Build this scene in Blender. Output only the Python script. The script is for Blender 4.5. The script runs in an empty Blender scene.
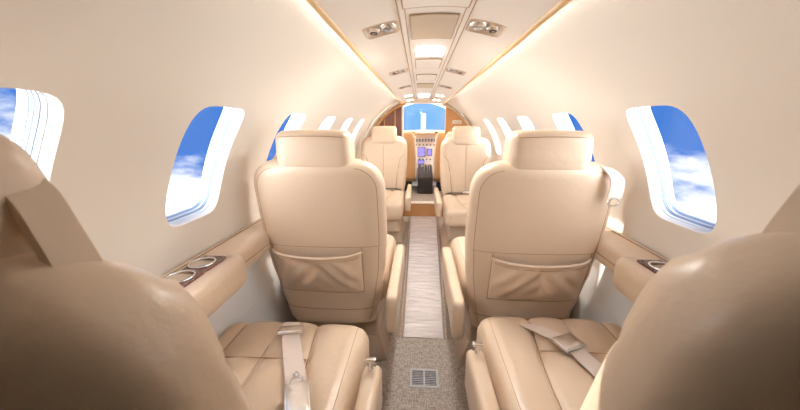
import bpy, bmesh, math, random
from mathutils import Vector, Matrix
random.seed(4)
PI = math.pi
COL = bpy.context.scene.collection
sin, cos = math.sin, math.cos

# ------------------------------------------------------------------ materials
def lin(c):
    return tuple(((v/255)/12.92 if v/255 <= .04045 else ((v/255+.055)/1.055)**2.4) for v in c) + (1,)

def mat(name, rgb, rough=.5, metal=0, bump=0, bscale=60, var=0, vscale=6, coat=0, emit=None, estr=0, stretch=None, spec=.5):
    m = bpy.data.materials.new(name); m.use_nodes = True
    nt = m.node_tree; b = nt.nodes['Principled BSDF']
    b.inputs['Base Color'].default_value = lin(rgb)
    b.inputs['Roughness'].default_value = rough
    b.inputs['Metallic'].default_value = metal
    b.inputs['Coat Weight'].default_value = coat
    b.inputs['Coat Roughness'].default_value = .25
    b.inputs['Specular IOR Level'].default_value = spec
    if emit:
        b.inputs['Emission Color'].default_value = lin(emit); b.inputs['Emission Strength'].default_value = estr
    if bump or var:
        tc = nt.nodes.new('ShaderNodeTexCoord'); mp = nt.nodes.new('ShaderNodeMapping')
        nt.links.new(tc.outputs['Object'], mp.inputs['Vector'])
        if stretch: mp.inputs['Scale'].default_value = stretch
    if bump:
        n = nt.nodes.new('ShaderNodeTexNoise'); n.inputs['Scale'].default_value = bscale; n.inputs['Detail'].default_value = 4
        bp = nt.nodes.new('ShaderNodeBump'); bp.inputs['Strength'].default_value = bump; bp.inputs['Distance'].default_value = .004
        nt.links.new(mp.outputs[0], n.inputs['Vector']); nt.links.new(n.outputs['Fac'], bp.inputs['Height'])
        nt.links.new(bp.outputs[0], b.inputs['Normal'])
    if var:
        n2 = nt.nodes.new('ShaderNodeTexNoise'); n2.inputs['Scale'].default_value = vscale; n2.inputs['Detail'].default_value = 5
        nt.links.new(mp.outputs[0], n2.inputs['Vector'])
        mx = nt.nodes.new('ShaderNodeMix'); mx.data_type = 'RGBA'
        c = lin(rgb)
        mx.inputs['A'].default_value = tuple(v*(1-var) for v in c[:3])+(1,)
        mx.inputs['B'].default_value = tuple(min(1, v*(1+var)) for v in c[:3])+(1,)
        nt.links.new(n2.outputs['Fac'], mx.inputs['Factor']); nt.links.new(mx.outputs['Result'], b.inputs['Base Color'])
    return m

M = {}
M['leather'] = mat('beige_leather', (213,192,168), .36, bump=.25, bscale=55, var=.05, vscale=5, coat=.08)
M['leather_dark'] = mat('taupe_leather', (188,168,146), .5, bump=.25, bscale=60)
M['stitch'] = mat('brown_stitching', (168,138,108), .7)
M['tan'] = mat('tan_leather', (214,172,126), .5, bump=.3, bscale=40, var=.08)
M['fleece'] = mat('white_edge_cloth', (235,228,215), .8)
M['wall'] = mat('cream_wall_lining', (223,218,210), .6, bump=.08, bscale=300)
M['lower'] = mat('pale_grey_side_panel', (228,231,233), .55, bump=.1, bscale=200)
M['ceiling'] = mat('cream_ceiling_lining', (240,236,229), .6, bump=.05, bscale=300)
M['center'] = mat('ivory_ceiling_strip', (240,236,230), .5)
M['greige'] = mat('beige_grille_cloth', (205,192,172), .8, bump=.4, bscale=600)
M['groove'] = mat('shadow_gap_brown', (186,166,142), .8)
M['white'] = mat('white_window_plastic', (196,200,204), .35)
M['seal'] = mat('grey_blue_window_seal', (110,130,155), .4)
M['chrome'] = mat('polished_chrome', (232,232,232), .2, 1)
M['chrome_dull'] = mat('satin_metal', (190,185,178), .3, 1)
M['brass'] = mat('brushed_brass_rail', (150,130,112), .35, .7)
M['strap'] = mat('pale_woven_strap', (226,213,203), .7, bump=.6, bscale=400)
M['dark'] = mat('dark_grey_plastic', (48,46,50), .5)
M['panelgrey'] = mat('light_grey_instrument_panel', (212,214,222), .5)
M['screen'] = mat('violet_display_glass', (90,80,150), .2, emit=(130,125,200), estr=.5)
M['orange_wood'] = mat('honey_wood_veneer', (208,158,104), .35, var=.15, vscale=5, stretch=(1,8,1), coat=.3)
M['gold'] = mat('warm_tan_edge_trim', (232,200,150), .45)
M['capwhite'] = mat('white_placard', (238,232,222), .5)

def wood(name, c1, c2, scale=(2,2,14)):
    m = mat(name, c1, .25, coat=.5)
    nt = m.node_tree; b = nt.nodes['Principled BSDF']
    tc = nt.nodes.new('ShaderNodeTexCoord'); mp = nt.nodes.new('ShaderNodeMapping'); mp.inputs['Scale'].default_value = scale
    n = nt.nodes.new('ShaderNodeTexNoise'); n.inputs['Scale'].default_value = 5; n.inputs['Detail'].default_value = 8; n.inputs['Distortion'].default_value = 1.5
    mx = nt.nodes.new('ShaderNodeMix'); mx.data_type = 'RGBA'
    mx.inputs['A'].default_value = lin(c1); mx.inputs['B'].default_value = lin(c2)
    nt.links.new(tc.outputs['Object'], mp.inputs[0]); nt.links.new(mp.outputs[0], n.inputs['Vector'])
    nt.links.new(n.outputs['Fac'], mx.inputs['Factor']); nt.links.new(mx.outputs['Result'], b.inputs['Base Color'])
    return m
M['cherry'] = wood('dark_cherry_wood', (96,58,52), (150,104,94), (14,2,1))
M['burl'] = wood('glossy_burl_wood', (70,38,36), (140,92,78), (6,6,6))

def carpet_mat():
    m = mat('woven_taupe_carpet', (190,180,170), .95)
    nt = m.node_tree; b = nt.nodes['Principled BSDF']
    tc = nt.nodes.new('ShaderNodeTexCoord')
    outs = []
    for sc in ((110,26,1), (26,110,1)):
        mp = nt.nodes.new('ShaderNodeMapping'); mp.inputs['Scale'].default_value = sc
        n = nt.nodes.new('ShaderNodeTexNoise'); n.inputs['Scale'].default_value = 1.6; n.inputs['Detail'].default_value = 2
        nt.links.new(tc.outputs['Object'], mp.inputs[0]); nt.links.new(mp.outputs[0], n.inputs['Vector']); outs.append(n.outputs['Fac'])
    a = nt.nodes.new('ShaderNodeMath'); a.operation = 'ADD'
    nt.links.new(outs[0], a.inputs[0]); nt.links.new(outs[1], a.inputs[1])
    r = nt.nodes.new('ShaderNodeMapRange'); r.inputs['From Min'].default_value = .7; r.inputs['From Max'].default_value = 1.3
    nt.links.new(a.outputs[0], r.inputs[0])
    mx = nt.nodes.new('ShaderNodeMix'); mx.data_type = 'RGBA'
    mx.inputs['A'].default_value = lin((146,136,130)); mx.inputs['B'].default_value = lin((206,198,191))
    nt.links.new(r.outputs[0], mx.inputs['Factor']); nt.links.new(mx.outputs['Result'], b.inputs['Base Color'])
    bp = nt.nodes.new('ShaderNodeBump'); bp.inputs['Strength'].default_value = .6; bp.inputs['Distance'].default_value = .004
    nt.links.new(r.outputs[0], bp.inputs['Height']); nt.links.new(bp.outputs[0], b.inputs['Normal'])
    return m
M['carpet'] = carpet_mat()

def runner_mat():
    m = mat('clear_plastic_runner_film', (208,200,200), .22, coat=.6)
    nt = m.node_tree; b = nt.nodes['Principled BSDF']
    tc = nt.nodes.new('ShaderNodeTexCoord'); mp = nt.nodes.new('ShaderNodeMapping'); mp.inputs['Scale'].default_value = (2,9,1)
    n = nt.nodes.new('ShaderNodeTexNoise'); n.inputs['Scale'].default_value = 3; n.inputs['Detail'].default_value = 6; n.inputs['Distortion'].default_value = .6
    nt.links.new(tc.outputs['Object'], mp.inputs[0]); nt.links.new(mp.outputs[0], n.inputs['Vector'])
    bp = nt.nodes.new('ShaderNodeBump'); bp.inputs['Strength'].default_value = .8; bp.inputs['Distance'].default_value = .012
    nt.links.new(n.outputs['Fac'], bp.inputs['Height'])
    nt.links.new(bp.outputs[0], b.inputs['Normal']); nt.links.new(bp.outputs[0], b.inputs['Coat Normal'])
    mx = nt.nodes.new('ShaderNodeMix'); mx.data_type = 'RGBA'
    mx.inputs['A'].default_value = lin((170,163,163)); mx.inputs['B'].default_value = lin((232,228,233))
    nt.links.new(n.outputs['Fac'], mx.inputs['Factor']); nt.links.new(mx.outputs['Result'], b.inputs['Base Color'])
    return m
M['runner'] = runner_mat()

def glass_mat():
    m = bpy.data.materials.new('clear_window_pane'); m.use_nodes = True
    nt = m.node_tree; nt.nodes.clear()
    o = nt.nodes.new('ShaderNodeOutputMaterial'); t = nt.nodes.new('ShaderNodeBsdfTransparent'); g = nt.nodes.new('ShaderNodeBsdfGlossy')
    t.inputs[0].default_value = (.97,.98,1,1); g.inputs['Roughness'].default_value = .02
    mx = nt.nodes.new('ShaderNodeMixShader'); mx.inputs[0].default_value = .05
    nt.links.new(t.outputs[0], mx.inputs[1]); nt.links.new(g.outputs[0], mx.inputs[2]); nt.links.new(mx.outputs[0], o.inputs[0])
    return m
M['glass'] = glass_mat()

def glow(name, rgb, s):
    m = bpy.data.materials.new(name); m.use_nodes = True
    nt = m.node_tree; nt.nodes.clear()
    o = nt.nodes.new('ShaderNodeOutputMaterial'); e = nt.nodes.new('ShaderNodeEmission')
    e.inputs[0].default_value = lin(rgb); e.inputs[1].default_value = s
    nt.links.new(e.outputs[0], o.inputs[0]); return m
LED, DOME, CLOUD = 120, 70, 4.3
M['led'] = glow('warm_led_strip', (255,249,240), LED)
M['dome_low'] = glow('dim_dome_diffuser', (255,248,236), 28)
M['dome'] = glow('lit_dome_diffuser', (255,250,242), DOME)

# ------------------------------------------------------------------ helpers
def finish(name, bm, mats, parent=None, smooth=True, angle=50, kind=None, label=None):
    me = bpy.data.meshes.new(name)
    bmesh.ops.recalc_face_normals(bm, faces=bm.faces) if kind != 'norecalc' else None
    bm.to_mesh(me); bm.free()
    if not isinstance(mats, (list, tuple)): mats = [mats]
    for m in mats: me.materials.append(m)
    if smooth:
        for p in me.polygons: p.use_smooth = True
        if angle < 180: me.set_sharp_from_angle(angle=math.radians(angle))
    o = bpy.data.objects.new(name, me); COL.objects.link(o)
    if parent: o.parent = parent
    if kind and kind != 'norecalc': o['kind'] = kind
    if label: o['label'] = label
    return o

def thing(name, label, cat, loc=(0,0,0), rz=0, group=None):
    o = bpy.data.objects.new(name, None); COL.objects.link(o)
    o.location = loc; o.rotation_euler = (0,0,rz); o['label'] = label; o['category'] = cat
    o.empty_display_size = .05
    if group: o['group'] = group
    return o
def tag(o, label, cat, group=None):
    o['label'] = label; o['category'] = cat
    if group: o['group'] = group
    return o

def rbox(bm, c, h, r, seg=(6,6,6), deform=None, rot=None, mi=0):
    """rounded box: centre c, half sizes h, edge radius r"""
    r = min(r, min(h)*.999)
    cache = {}
    def V(p):
        k = tuple(round(v, 6) for v in p)
        if k in cache: return cache[k]
        inner = [max(-(h[i]-r), min(h[i]-r, p[i])) for i in range(3)]
        d = Vector([p[i]-inner[i] for i in range(3)])
        n = d.normalized() if d.length > 1e-9 else Vector((0,0,0))
        q = Vector(inner) + n*r
        if deform: q = Vector(deform(q, n))
        if rot: q = rot @ q
        v = bm.verts.new(q + Vector(c)); cache[k] = v; return v
    def coords(i, n):
        a = math.ceil(3)
        # extra samples in the rounded edge zones
        H = h[i]; e = [H*(1-0) * 0]
        pts = [-H + r*(1-math.cos(PI/2*k/4))*1.0 for k in range(5)]
        inn = [-(H-r) + 2*(H-r)*k/n for k in range(1, n)]
        pts = pts + inn + [-p for p in reversed(pts)]
        out = []
        for p in pts:
            if not out or p - out[-1] > 1e-6: out.append(p)
        return out
    cs = [coords(i, seg[i]) for i in range(3)]
    for ax in range(3):
        a, b = (ax+1) % 3, (ax+2) % 3
        for s in (-1, 1):
            for i in range(len(cs[a])-1):
                for j in range(len(cs[b])-1):
                    q = []
                    for (ii, jj) in ((i,j),(i+1,j),(i+1,j+1),(i,j+1)):
                        p = [0,0,0]; p[ax] = s*h[ax]; p[a] = cs[a][ii]; p[b] = cs[b][jj]; q.append(V(p))
                    if s < 0: q.reverse()
                    if len(set(q)) >= 3:
                        try:
                            f = bm.faces.new(q); f.material_index = mi
                        except ValueError: pass
    return bm

def box(name, c, h, r, m, parent=None, **k):
    kk = {x: k.pop(x) for x in list(k) if x in ('seg','deform','rot')}
    return finish(name, rbox(bmesh.new(), c, h, r, **kk), m, parent, **k)

def tube(bm, pts, r, n=8, closed=False, mi=0, flat=1.0):
    pts = [Vector(p) for p in pts]; rings = []
    N = len(pts); prev = None
    for i, p in enumerate(pts):
        a = pts[(i-1) % N] if (closed or i > 0) else p
        b = pts[(i+1) % N] if (closed or i < N-1) else p
        t = (b-a).normalized()
        if prev is None:
            u = t.cross(Vector((0,0,1)));
            if u.length < .1: u = t.cross(Vector((0,1,0)))
            u.normalize()
        else:
            u = (prev - t*prev.dot(t)).normalized()
        prev = u; w = t.cross(u)
        rr = r[i] if isinstance(r, (list, tuple)) else r
        rings.append([bm.verts.new(p + (u*cos(2*PI*k/n) + w*sin(2*PI*k/n)*flat)*rr) for k in range(n)])
    M_ = N if closed else N-1
    for i in range(M_):
        A, B = rings[i], rings[(i+1) % N]
        for k in range(n):
            f = bm.faces.new((A[k], A[(k+1)%n], B[(k+1)%n], B[k])); f.material_index = mi
    if not closed:
        bm.faces.new(rings[0][::-1]).material_index = mi; bm.faces.new(rings[-1]).material_index = mi
    return bm

def lathe(bm, prof, c, axis='Z', n=24, mi=0):
    rings = []
    for r, z in prof:
        ring = []
        for k in range(n):
            a = 2*PI*k/n; p = (r*cos(a), r*sin(a), z)
            if axis == 'Y': p = (p[0], p[2], p[1])
            if axis == 'X': p = (p[2], p[0], p[1])
            ring.append(bm.verts.new(Vector(p)+Vector(c)))
        rings.append(ring)
    for i in range(len(rings)-1):
        for k in range(n):
            f = bm.faces.new((rings[i][k], rings[i][(k+1)%n], rings[i+1][(k+1)%n], rings[i+1][k])); f.material_index = mi
    bm.faces.new(rings[0]).material_index = mi; bm.faces.new(rings[-1]).material_index = mi
    return bm

def ribbon(bm, pts, w, t, side, mi=0):
    """flat strap through pts; side = list of width directions"""
    prev = None
    for i, p in enumerate(pts):
        p = Vector(p); s = Vector(side[i] if isinstance(side, list) else side).normalized()
        a = Vector(pts[max(0,i-1)]); b = Vector(pts[min(len(pts)-1,i+1)])
        n = s.cross((b-a).normalized()).normalized()
        ring = [bm.verts.new(p + s*w*x + n*t*y) for x, y in ((-.5,-.5),(.5,-.5),(.5,.5),(-.5,.5))]
        if prev:
            for k in range(4):
                f = bm.faces.new((prev[k], prev[(k+1)%4], ring[(k+1)%4], ring[k])); f.material_index = mi
        else: bm.faces.new(ring).material_index = mi
        prev = ring
    bm.faces.new(prev).material_index = mi
    return bm

def lerp(tab, x):
    if x <= tab[0][0]: return tab[0][1]
    for (a, va), (b, vb) in zip(tab, tab[1:]):
        if x <= b:
            t = (x-a)/(b-a); t = t*t*(3-2*t)*.5 + t*.5
            return va + (vb-va)*t
    return tab[-1][1]
def smooth_path(pts, n=8):
    pts = [Vector(p) for p in pts]; out = []
    for i in range(len(pts)-1):
        p0 = pts[max(0,i-1)]; p1 = pts[i]; p2 = pts[i+1]; p3 = pts[min(len(pts)-1,i+2)]
        for k in range(n):
            t = k/n
            out.append(.5*((2*p1)+(p2-p0)*t+(2*p0-5*p1+4*p2-p3)*t*t+(3*p1-p0-3*p2+p3)*t**3))
    out.append(pts[-1]); return out

# ------------------------------------------------------------------ cabin seats
# local frame: origin on the floor under the rear face of the back, +y = way the seat faces, +x = inboard (aisle) side
WT = [(.22,.190),(.32,.212),(.42,.230),(.55,.248),(.70,.257),(.86,.256),(1.0,.250)]
TOP, BOT = 1.005, .24
def half_w(z):
    w = lerp(WT, z)
    k = max(0, (z-(TOP-.115))/.115)
    return max(.004, w*(1-.0) - (.115*(1-math.sqrt(max(0,1-min(1,k)**2.4)))))
def yrear(z): return -.105*(z-.35)/.6 if z > .35 else (.35-z)*.05
def ydep(z):
    k = max(0, (z-(TOP-.06))/.06); j = max(0, (BOT+.03-z)/.03)
    return .066*math.sqrt(max(.0, 1-min(1,k)**2.5))*math.sqrt(max(0,1-min(1,j)**2)) + .001
EXP = 3.2
def rear(x, z, off=0):
    w = half_w(z); d = ydep(z); q = min(1, abs(x)/w)
    return yrear(z) + .066 - d*(1-q**EXP)**(1/EXP) - .006*(1-q*q) - off
def front(x, z, off=0):
    w = half_w(z); d = ydep(z); q = min(1, abs(x)/w)
    return yrear(z) + .066 + d*(1-q**EXP)**(1/EXP) + off

def back_mesh(mx):
    bm = bmesh.new(); n = 72
    zs = [BOT + .03*(1-cos(PI/2*k/4)) for k in range(5)] + [BOT+.03+(TOP-.15-BOT)*k/34 for k in range(1, 34)]
    zs += [TOP-.12 + .12*sin(PI/2*k/14) for k in range(15)]
    rings = []
    for z in zs:
        w, d = half_w(z), ydep(z); ring = []
        for k in range(n):
            a = 2*PI*k/n; ca, sa = cos(a), sin(a)
            x = w*math.copysign(abs(ca)**(2/EXP), ca); yy = d*math.copysign(abs(sa)**(2/EXP), sa)
            y = yrear(z)+.066+yy
            if yy < 0: y -= .006*max(0, 1-(x/w)**2)
            else:       # front: pads and grooves
                u = abs(x)
                g = .007*math.exp(-(x/.006)**2)
                xb = lerp([(.42,.135),(.6,.15),(.75,.175),(.86,.245)], z)
                g += .010*math.exp(-((u-xb)/.007)**2)
                y += (.022*min(1,(u/ .2)**3) - g) * (1 if .4 < z < .95 else .5) * min(1, yy/.05)
            ring.append(bm.verts.new((x*mx, y, z)))
        rings.append(ring)
    for i in range(len(rings)-1):
        for k in range(n):
            bm.faces.new((rings[i][k], rings[i][(k+1)%n], rings[i+1][(k+1)%n], rings[i+1][k]))
    bm.faces.new(rings[0]); bm.faces.new(rings[-1])
    return bm

CH = (.262, .30, .085)   # cushion half sizes
CC = (0, .425, .355)     # cushion centre (top z .44)
CR = .06
def seam_x(i, y):        # three lengthwise seams, in inboard x, y local 0..1 towards the front
    return [.085 + .02*(1-y) - .03*math.exp(-((1-y)/.35)**2), -.065, -.20][i]
def cush_def(mx, cen):
    def f(q, n):
        xi = q.x*mx-.017; yn = (q.y+CH[1])/(2*CH[1])
        top = max(0, n.z, n.y if n.z > -.2 else 0) if n.length else 1
        if n.length < .5: top = 1
        g = 0
        for i in range(3):
            if i == 1 and yn < .0: continue
            d_ = xi-seam_x(i, yn); g += (.018, .010, .012)[i]*(.45*math.exp(-(d_/.008)**2)+.55*math.exp(-(d_/.034)**2))
        g += .006*math.exp(-((xi-.198)/.005)**2)
        if -.21 < xi < .09:
            g += .014*(.5*math.exp(-((q.y-.10)/.008)**2)+.5*math.exp(-((q.y-.10)/.03)**2))
        puff = .009*(1-((xi+.017)/CH[0])**2) if n.length < .5 or n.z > .3 else 0
        nn = n if n.length > .5 else Vector((0,0,1))
        if q.z > 0 or nn.y > .3:
            q = q + nn*(puff - g*top)
        return q
    return f

def add_seat_front_seams(root, mx):
    bm = bmesh.new()
    tube(bm, [(0, front(0, z)-.006, z) for z in [.45+.46*k/16 for k in range(17)]], .0022, 6)
    for s in (-1, 1):
        P = []
        for k in range(22):
            z = .43 + .385*k/21
            xb = lerp([(.42,.135),(.6,.15),(.75,.175),(.86,.245)], z)
            xb = min(xb, half_w(z)-.012)
            yy = front(xb, z)-yrear(z)-.066
            P.append((s*xb, front(xb, z)+.022*min(1,(xb/.2)**3)*min(1, yy/.05)-.005, z))
        tube(bm, P, .0032, 6)
    finish('front_seam', bm, M['stitch'], root, label='dark curved seams on the backrest front')

def cabin_seat(kind, label, loc, rz, mx, group, belt=None, guide=True, full=True, adj=None, ins=.026, gs=0):
    """mx=+1: inboard side is +x in local space; -1: mirrored"""
    t = thing('cabin_seat', label, 'seat', loc, rz, group)
    L = M['leather']
    finish('backrest', back_mesh(mx), L, t, angle=180)
    # outline seam round the rear panel and cross seams
    bm = bmesh.new(); P = []
    zz = [.27+.62*k/24 for k in range(25)]
    for z in zz: P.append((half_w(z)-ins, z))
    xt = half_w(.89)-ins
    for k in range(1, 9):
        a = PI/2*k/9; P.append((xt-.085+.085*cos(a), .89+.085*sin(a)))
    P2 = P + [(-x, z) for x, z in reversed(P)]
    tube(bm, [(x*mx, rear(x, z)+.0005, z) for x, z in P2], .0015, 6)
    for z0 in (.335,):
        tube(bm, [(x*mx, rear(x, z0)+.0005, z0) for x in [(-1+2*k/24)*(half_w(z0)-ins*.6) for k in range(25)]], .0022, 6)
    tube(bm, [(x*mx, rear(x, .652)+.0005, .652) for x in [(-1+2*k/24)*(half_w(.65)-ins*.8) for k in range(25)]], .0015, 6)
    finish('rear_seam', bm, M['stitch'], t, label='brown seam round the rear panel')
    add_seat_front_seams(t, mx)
    # magazine pocket
    if full:
        bm = bmesh.new(); nx, nz = 48, 26; x0, x1 = -.212, .160; zb, zt = .432, .632
        grid = []
        for j in range(nz+1):
            row = []
            for i in range(nx+1):
                u, v = i/nx, j/nz
                x = x0+(x1-x0)*u; sag = .020*(4*u*(1-u)) * v
                z = zb+(zt-zb)*v - sag
                e = (min(1, 8*u*(1-u)))**.6
                bulge = .004 + e*(.028*v**.8 + .010*sin(PI*v))
                wr = .006*sin(u*13+v*7+sin(v*6)*1.2)*sin(PI*v)*e + .005*sin((abs(u-.5)*2+v*.9)*16)*v*(1-v)*3*e
                row.append(bm.verts.new((x*mx, rear(x, z)-bulge-wr, z)))
            grid.append(row)
        brow = [bm.verts.new((v.co.x, rear(v.co.x*mx, v.co.z)+.002, v.co.z-.006)) for v in grid[-1]]
        for j in range(nz):
            for i in range(nx): bm.faces.new((grid[j][i], grid[j][i+1], grid[j+1][i+1], grid[j+1][i]))
        # folded-over hem at the mouth, then the two sides and the bottom turned in
        hem = [bm.verts.new(v.co+Vector((0,.004,.004))) for v in grid[-1]]
        hem2 = [bm.verts.new(v.co+Vector((0,.005,-.03))) for v in grid[-1]]
        for i in range(nx):
            bm.faces.new((grid[-1][i], grid[-1][i+1], hem[i+1], hem[i])); bm.faces.new((hem[i], hem[i+1], hem2[i+1], hem2[i]))
        bmesh.ops.delete(bm, geom=brow, context='VERTS')
        for line in ([g[0] for g in grid], [g[-1] for g in grid], grid[0]):
            inn = [bm.verts.new((v.co.x, rear(v.co.x*mx, v.co.z)+.004, v.co.z)) for v in line]
            for a in range(len(line)-1): bm.faces.new((line[a], line[a+1], inn[a+1], inn[a]))
        pk = finish('magazine_pocket', bm, L, t, angle=60)
        bm = bmesh.new()
        top = []
        for i in range(nx+1):
            u = i/nx; x = x0+(x1-x0)*u; z = zt-.020*4*u*(1-u); e = (min(1, 8*u*(1-u)))**.6
            top.append((x*mx, rear(x, z)-.004-e*.028-.0005, z-.002))
        tube(bm, top, .0055, 8)
        finish('pocket_rim', bm, L, pk, label='gathered elastic rim of the pocket')
        bm = bmesh.new()
        tube(bm, [(a[0], a[1]+.001, a[2]-.016) for a in top[1:-1]], .0012, 5)
        for uu in (0, 1):
            x = x0 if uu == 0 else x1
            tube(bm, [(x*mx, rear(x, z)-.004, z) for z in [zb+(zt+.018-zb)*k/12 for k in range(13)]], .0017, 5)
        tube(bm, [((x0+(x1-x0)*k/12)*mx, rear(x0+(x1-x0)*k/12, zb)-.004, zb) for k in range(13)], .0017, 5)
        finish('pocket_stitching', bm, M['stitch'], pk)
    # headrest: thick pad, front lower than the rear
    def hd(q, n):
        w = 1 - .02*max(0, q.z/.1) - .03*max(0, -q.z/.1)
        y = q.y*(1-.18*max(0, q.z/.1))
        z = q.z
        if q.y < 0: z = q.z + .045*max(0, -q.z/.1)**1.0   # rear bottom edge higher
        y += -.012*(z/.1) + .006*(1-(q.x/.13)**2)*(1 if q.y > 0 else -1)
        return Vector((q.x*w, y, z+.004*(1-(q.x/.13)**2)))
    hr = finish('headrest', rbox(bmesh.new(), (0, -.037, 1.012), (.138, .070, .094), .034, (12,6,8), hd), L, t, angle=180)
    bm = bmesh.new()
    tube(bm, [((-.118+.236*k/20)*mx, -.1115+.003*((k-10)/10)**4*3, 1.085+.004*(1-((k-10)/10)**2)) for k in range(21)], .0014, 5)
    finish('headrest_seam', bm, M['stitch'], hr)
    # neck pad between headrest and shoulders
    finish('neck_pad', rbox(bmesh.new(), (0, -.045, .975), (.115, .042, .03), .02, (8,4,3)), L, t, angle=180)
    # outboard shoulder harness guide with strap
    if guide:
        bm = bmesh.new()
        if gs == 0:      # strap hanging at the outer shoulder
            pts = smooth_path([(-.165, -.03, .985), (-.190, -.080, .985), (-.206, -.122, .955), (-.211, -.122, .92), (-.211, -.116, .885)], 6)
            ribbon(bm, [(p.x*mx, p.y, p.z) for p in pts], .044, .006, [Vector((1*mx, -.3+.3*min(1,i/14), .3-.3*min(1,i/14))) for i in range(len(pts))])
        else:            # wide band arching from the headrest to the shoulder
            q = 1 if gs == 1 else -1
            pts = smooth_path([(q*.115, -.005, 1.060), (q*.138, -.010, 1.045), (q*.158, -.018, 1.018), (q*.176, -.026, .992), (q*.190, -.032, .962)], 6)
            ribbon(bm, [(p.x*mx, p.y, p.z) for p in pts], .034, .010, [Vector((0, 1, .1))]*len(pts))
        sb = finish('shoulder_belt', bm, M['strap'] if gs == 0 else L, t, angle=60, label='pale strap over the outboard shoulder' if gs == 0 else 'leather band arching from headrest to shoulder')
        if gs == 0:
            bm = bmesh.new()
            tube(bm, [((-.211+.018*cos(a))*mx, -.119, .874+.014*sin(a)) for a in [2*PI*k/18 for k in range(18)]], .0035, 6, closed=True)
            finish('belt_ring', bm, M['chrome'], sb)
    # seat cushion
    cu = finish('seat_cushion', rbox(bmesh.new(), (-.017*mx, CC[1], CC[2]), CH, CR, (64,56,6), cush_def(mx, CC)), L, t, angle=180)
    bm = bmesh.new()
    ztop = CC[2]+CH[2]
    def surf(xi, yl, drop):
        y0 = CC[1]; yf = y0+CH[1]-CR
        puff = .009*(1-((xi+.017)/CH[0])**2)
        if yl <= yf: return (xi*mx, yl, ztop+puff-drop)
        a = (yl-yf)/CR; a = min(a, PI/2+.8)
        if a <= PI/2: return (xi*mx, yf+(CR-drop)*sin(a), ztop-CR+(CR+puff*cos(a)-drop)*cos(a))
        return (xi*mx, yf+CR-drop, ztop-CR-(a-PI/2)*CR)
    for i in (0, 2, 1):
        P = []
        for k in range(40):
            yl = CC[1]-.20+k*.0165; yn = min(1, (yl-CC[1]+CH[1])/(2*CH[1]))
            P.append(surf(seam_x(i, yn), yl, .017 if i == 0 else .0105))
        tube(bm, P, .0018 if i != 1 else .0012, 5)
    for dx in (.192, .204):
        tube(bm, [surf(dx, CC[1]-.24+k*.0165, .0035+ .001*(dx>.2)) for k in range(42)], .0013, 5)
    tube(bm, [surf(-.19+.265*k/16, CC[1]+.10, .0135) for k in range(17)], .0017, 5)
    finish('cushion_stitching', bm, M['stitch'], cu)
    # fixed armrest on the aisle side
    def ad(q, n):
        yy = (q.y+.315)/.63
        return Vector((q.x*(1-.15*(1-yy)), q.y, q.z*(1+.25*(1-yy)) - .0*yy + .004*sin(PI*yy)))
    ar = finish('armrest', rbox(bmesh.new(), (.283*mx, .205, .375), (.028, .31, .07), .018, (3,16,4), ad), L, t, angle=180)
    if gs == 1:
        bm = bmesh.new()
        lathe(bm, [(.007,0),(.007,.022),(.005,.024),(.005,.034)], (.281*mx, .485, .442), n=14)
        rbox(bm, (.281*mx, .485, .480), (.016,.008,.006), .004, (2,2,2))
        finish('armrest_release', bm, M['chrome'], ar, label='chrome T-shaped release button')
        bm = bmesh.new()
        rbox(bm, (.281*mx, .485, .4405), (.013,.022,.005), .003, (2,2,2))
        finish('release_socket', bm, M['dark'], ar)
    # pedestal
    bm = bmesh.new()
    rbox(bm, (0, .36, .20), (.205, .27, .075), .02, (4,4,3))
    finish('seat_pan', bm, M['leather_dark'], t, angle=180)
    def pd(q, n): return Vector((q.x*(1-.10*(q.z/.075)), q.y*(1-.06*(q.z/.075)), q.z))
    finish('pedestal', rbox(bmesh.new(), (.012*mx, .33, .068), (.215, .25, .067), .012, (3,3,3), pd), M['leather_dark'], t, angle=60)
    if adj:       # backrest adjustment: shear (less recline), lift, sideways lean
        ky, kz, kx = adj
        def walk(o):
            for v in o.data.vertices:
                h = max(0, v.co.z-.35); v.co.y += ky*h/.6; v.co.z += kz*h/.6; v.co.x += kx*h/.6
            for c in o.children: walk(c)
        for c in list(t.children):
            if c.name.split('.')[0] in ('backrest','rear_seam','front_seam','magazine_pocket','headrest','neck_pad','shoulder_belt'): walk(c)
    return t

G2 = 'beige leather cabin seats'
s3L = cabin_seat('f', 'blurred beige leather seat filling the near left, chrome lever buckle on its cushion', (-.445,.25,0), 0, 1, G2, adj=(0,.02,-.052), ins=.09, gs=1)
s3R = cabin_seat('f', 'blurred beige leather seat filling the near right, flat silver buckle on its cushion', (.432,.335,0), 0, -1, G2, adj=(-.06,.05,0), ins=.09, gs=1)
s2L = cabin_seat('f', 'beige leather seat left of the aisle showing its whole rear side with a magazine pocket', (-.422,1.20,0), 0, 1, G2, gs=2)
s2R = cabin_seat('f', 'beige leather seat right of the aisle, strap loop on its shoulder, pocket on its rear', (.412,1.18,0), 0, -1, G2)
s1L = cabin_seat('a', 'farther beige leather seat left of the aisle facing the camera, by the dark wood partition', (-.425,3.42,0), PI, -1, G2, guide=False, full=False)
s1R = cabin_seat('a', 'farther beige leather seat right of the aisle facing the camera, by the honey wood partition', (.435,3.24,0), PI, 1, G2, guide=False, full=False)

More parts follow.
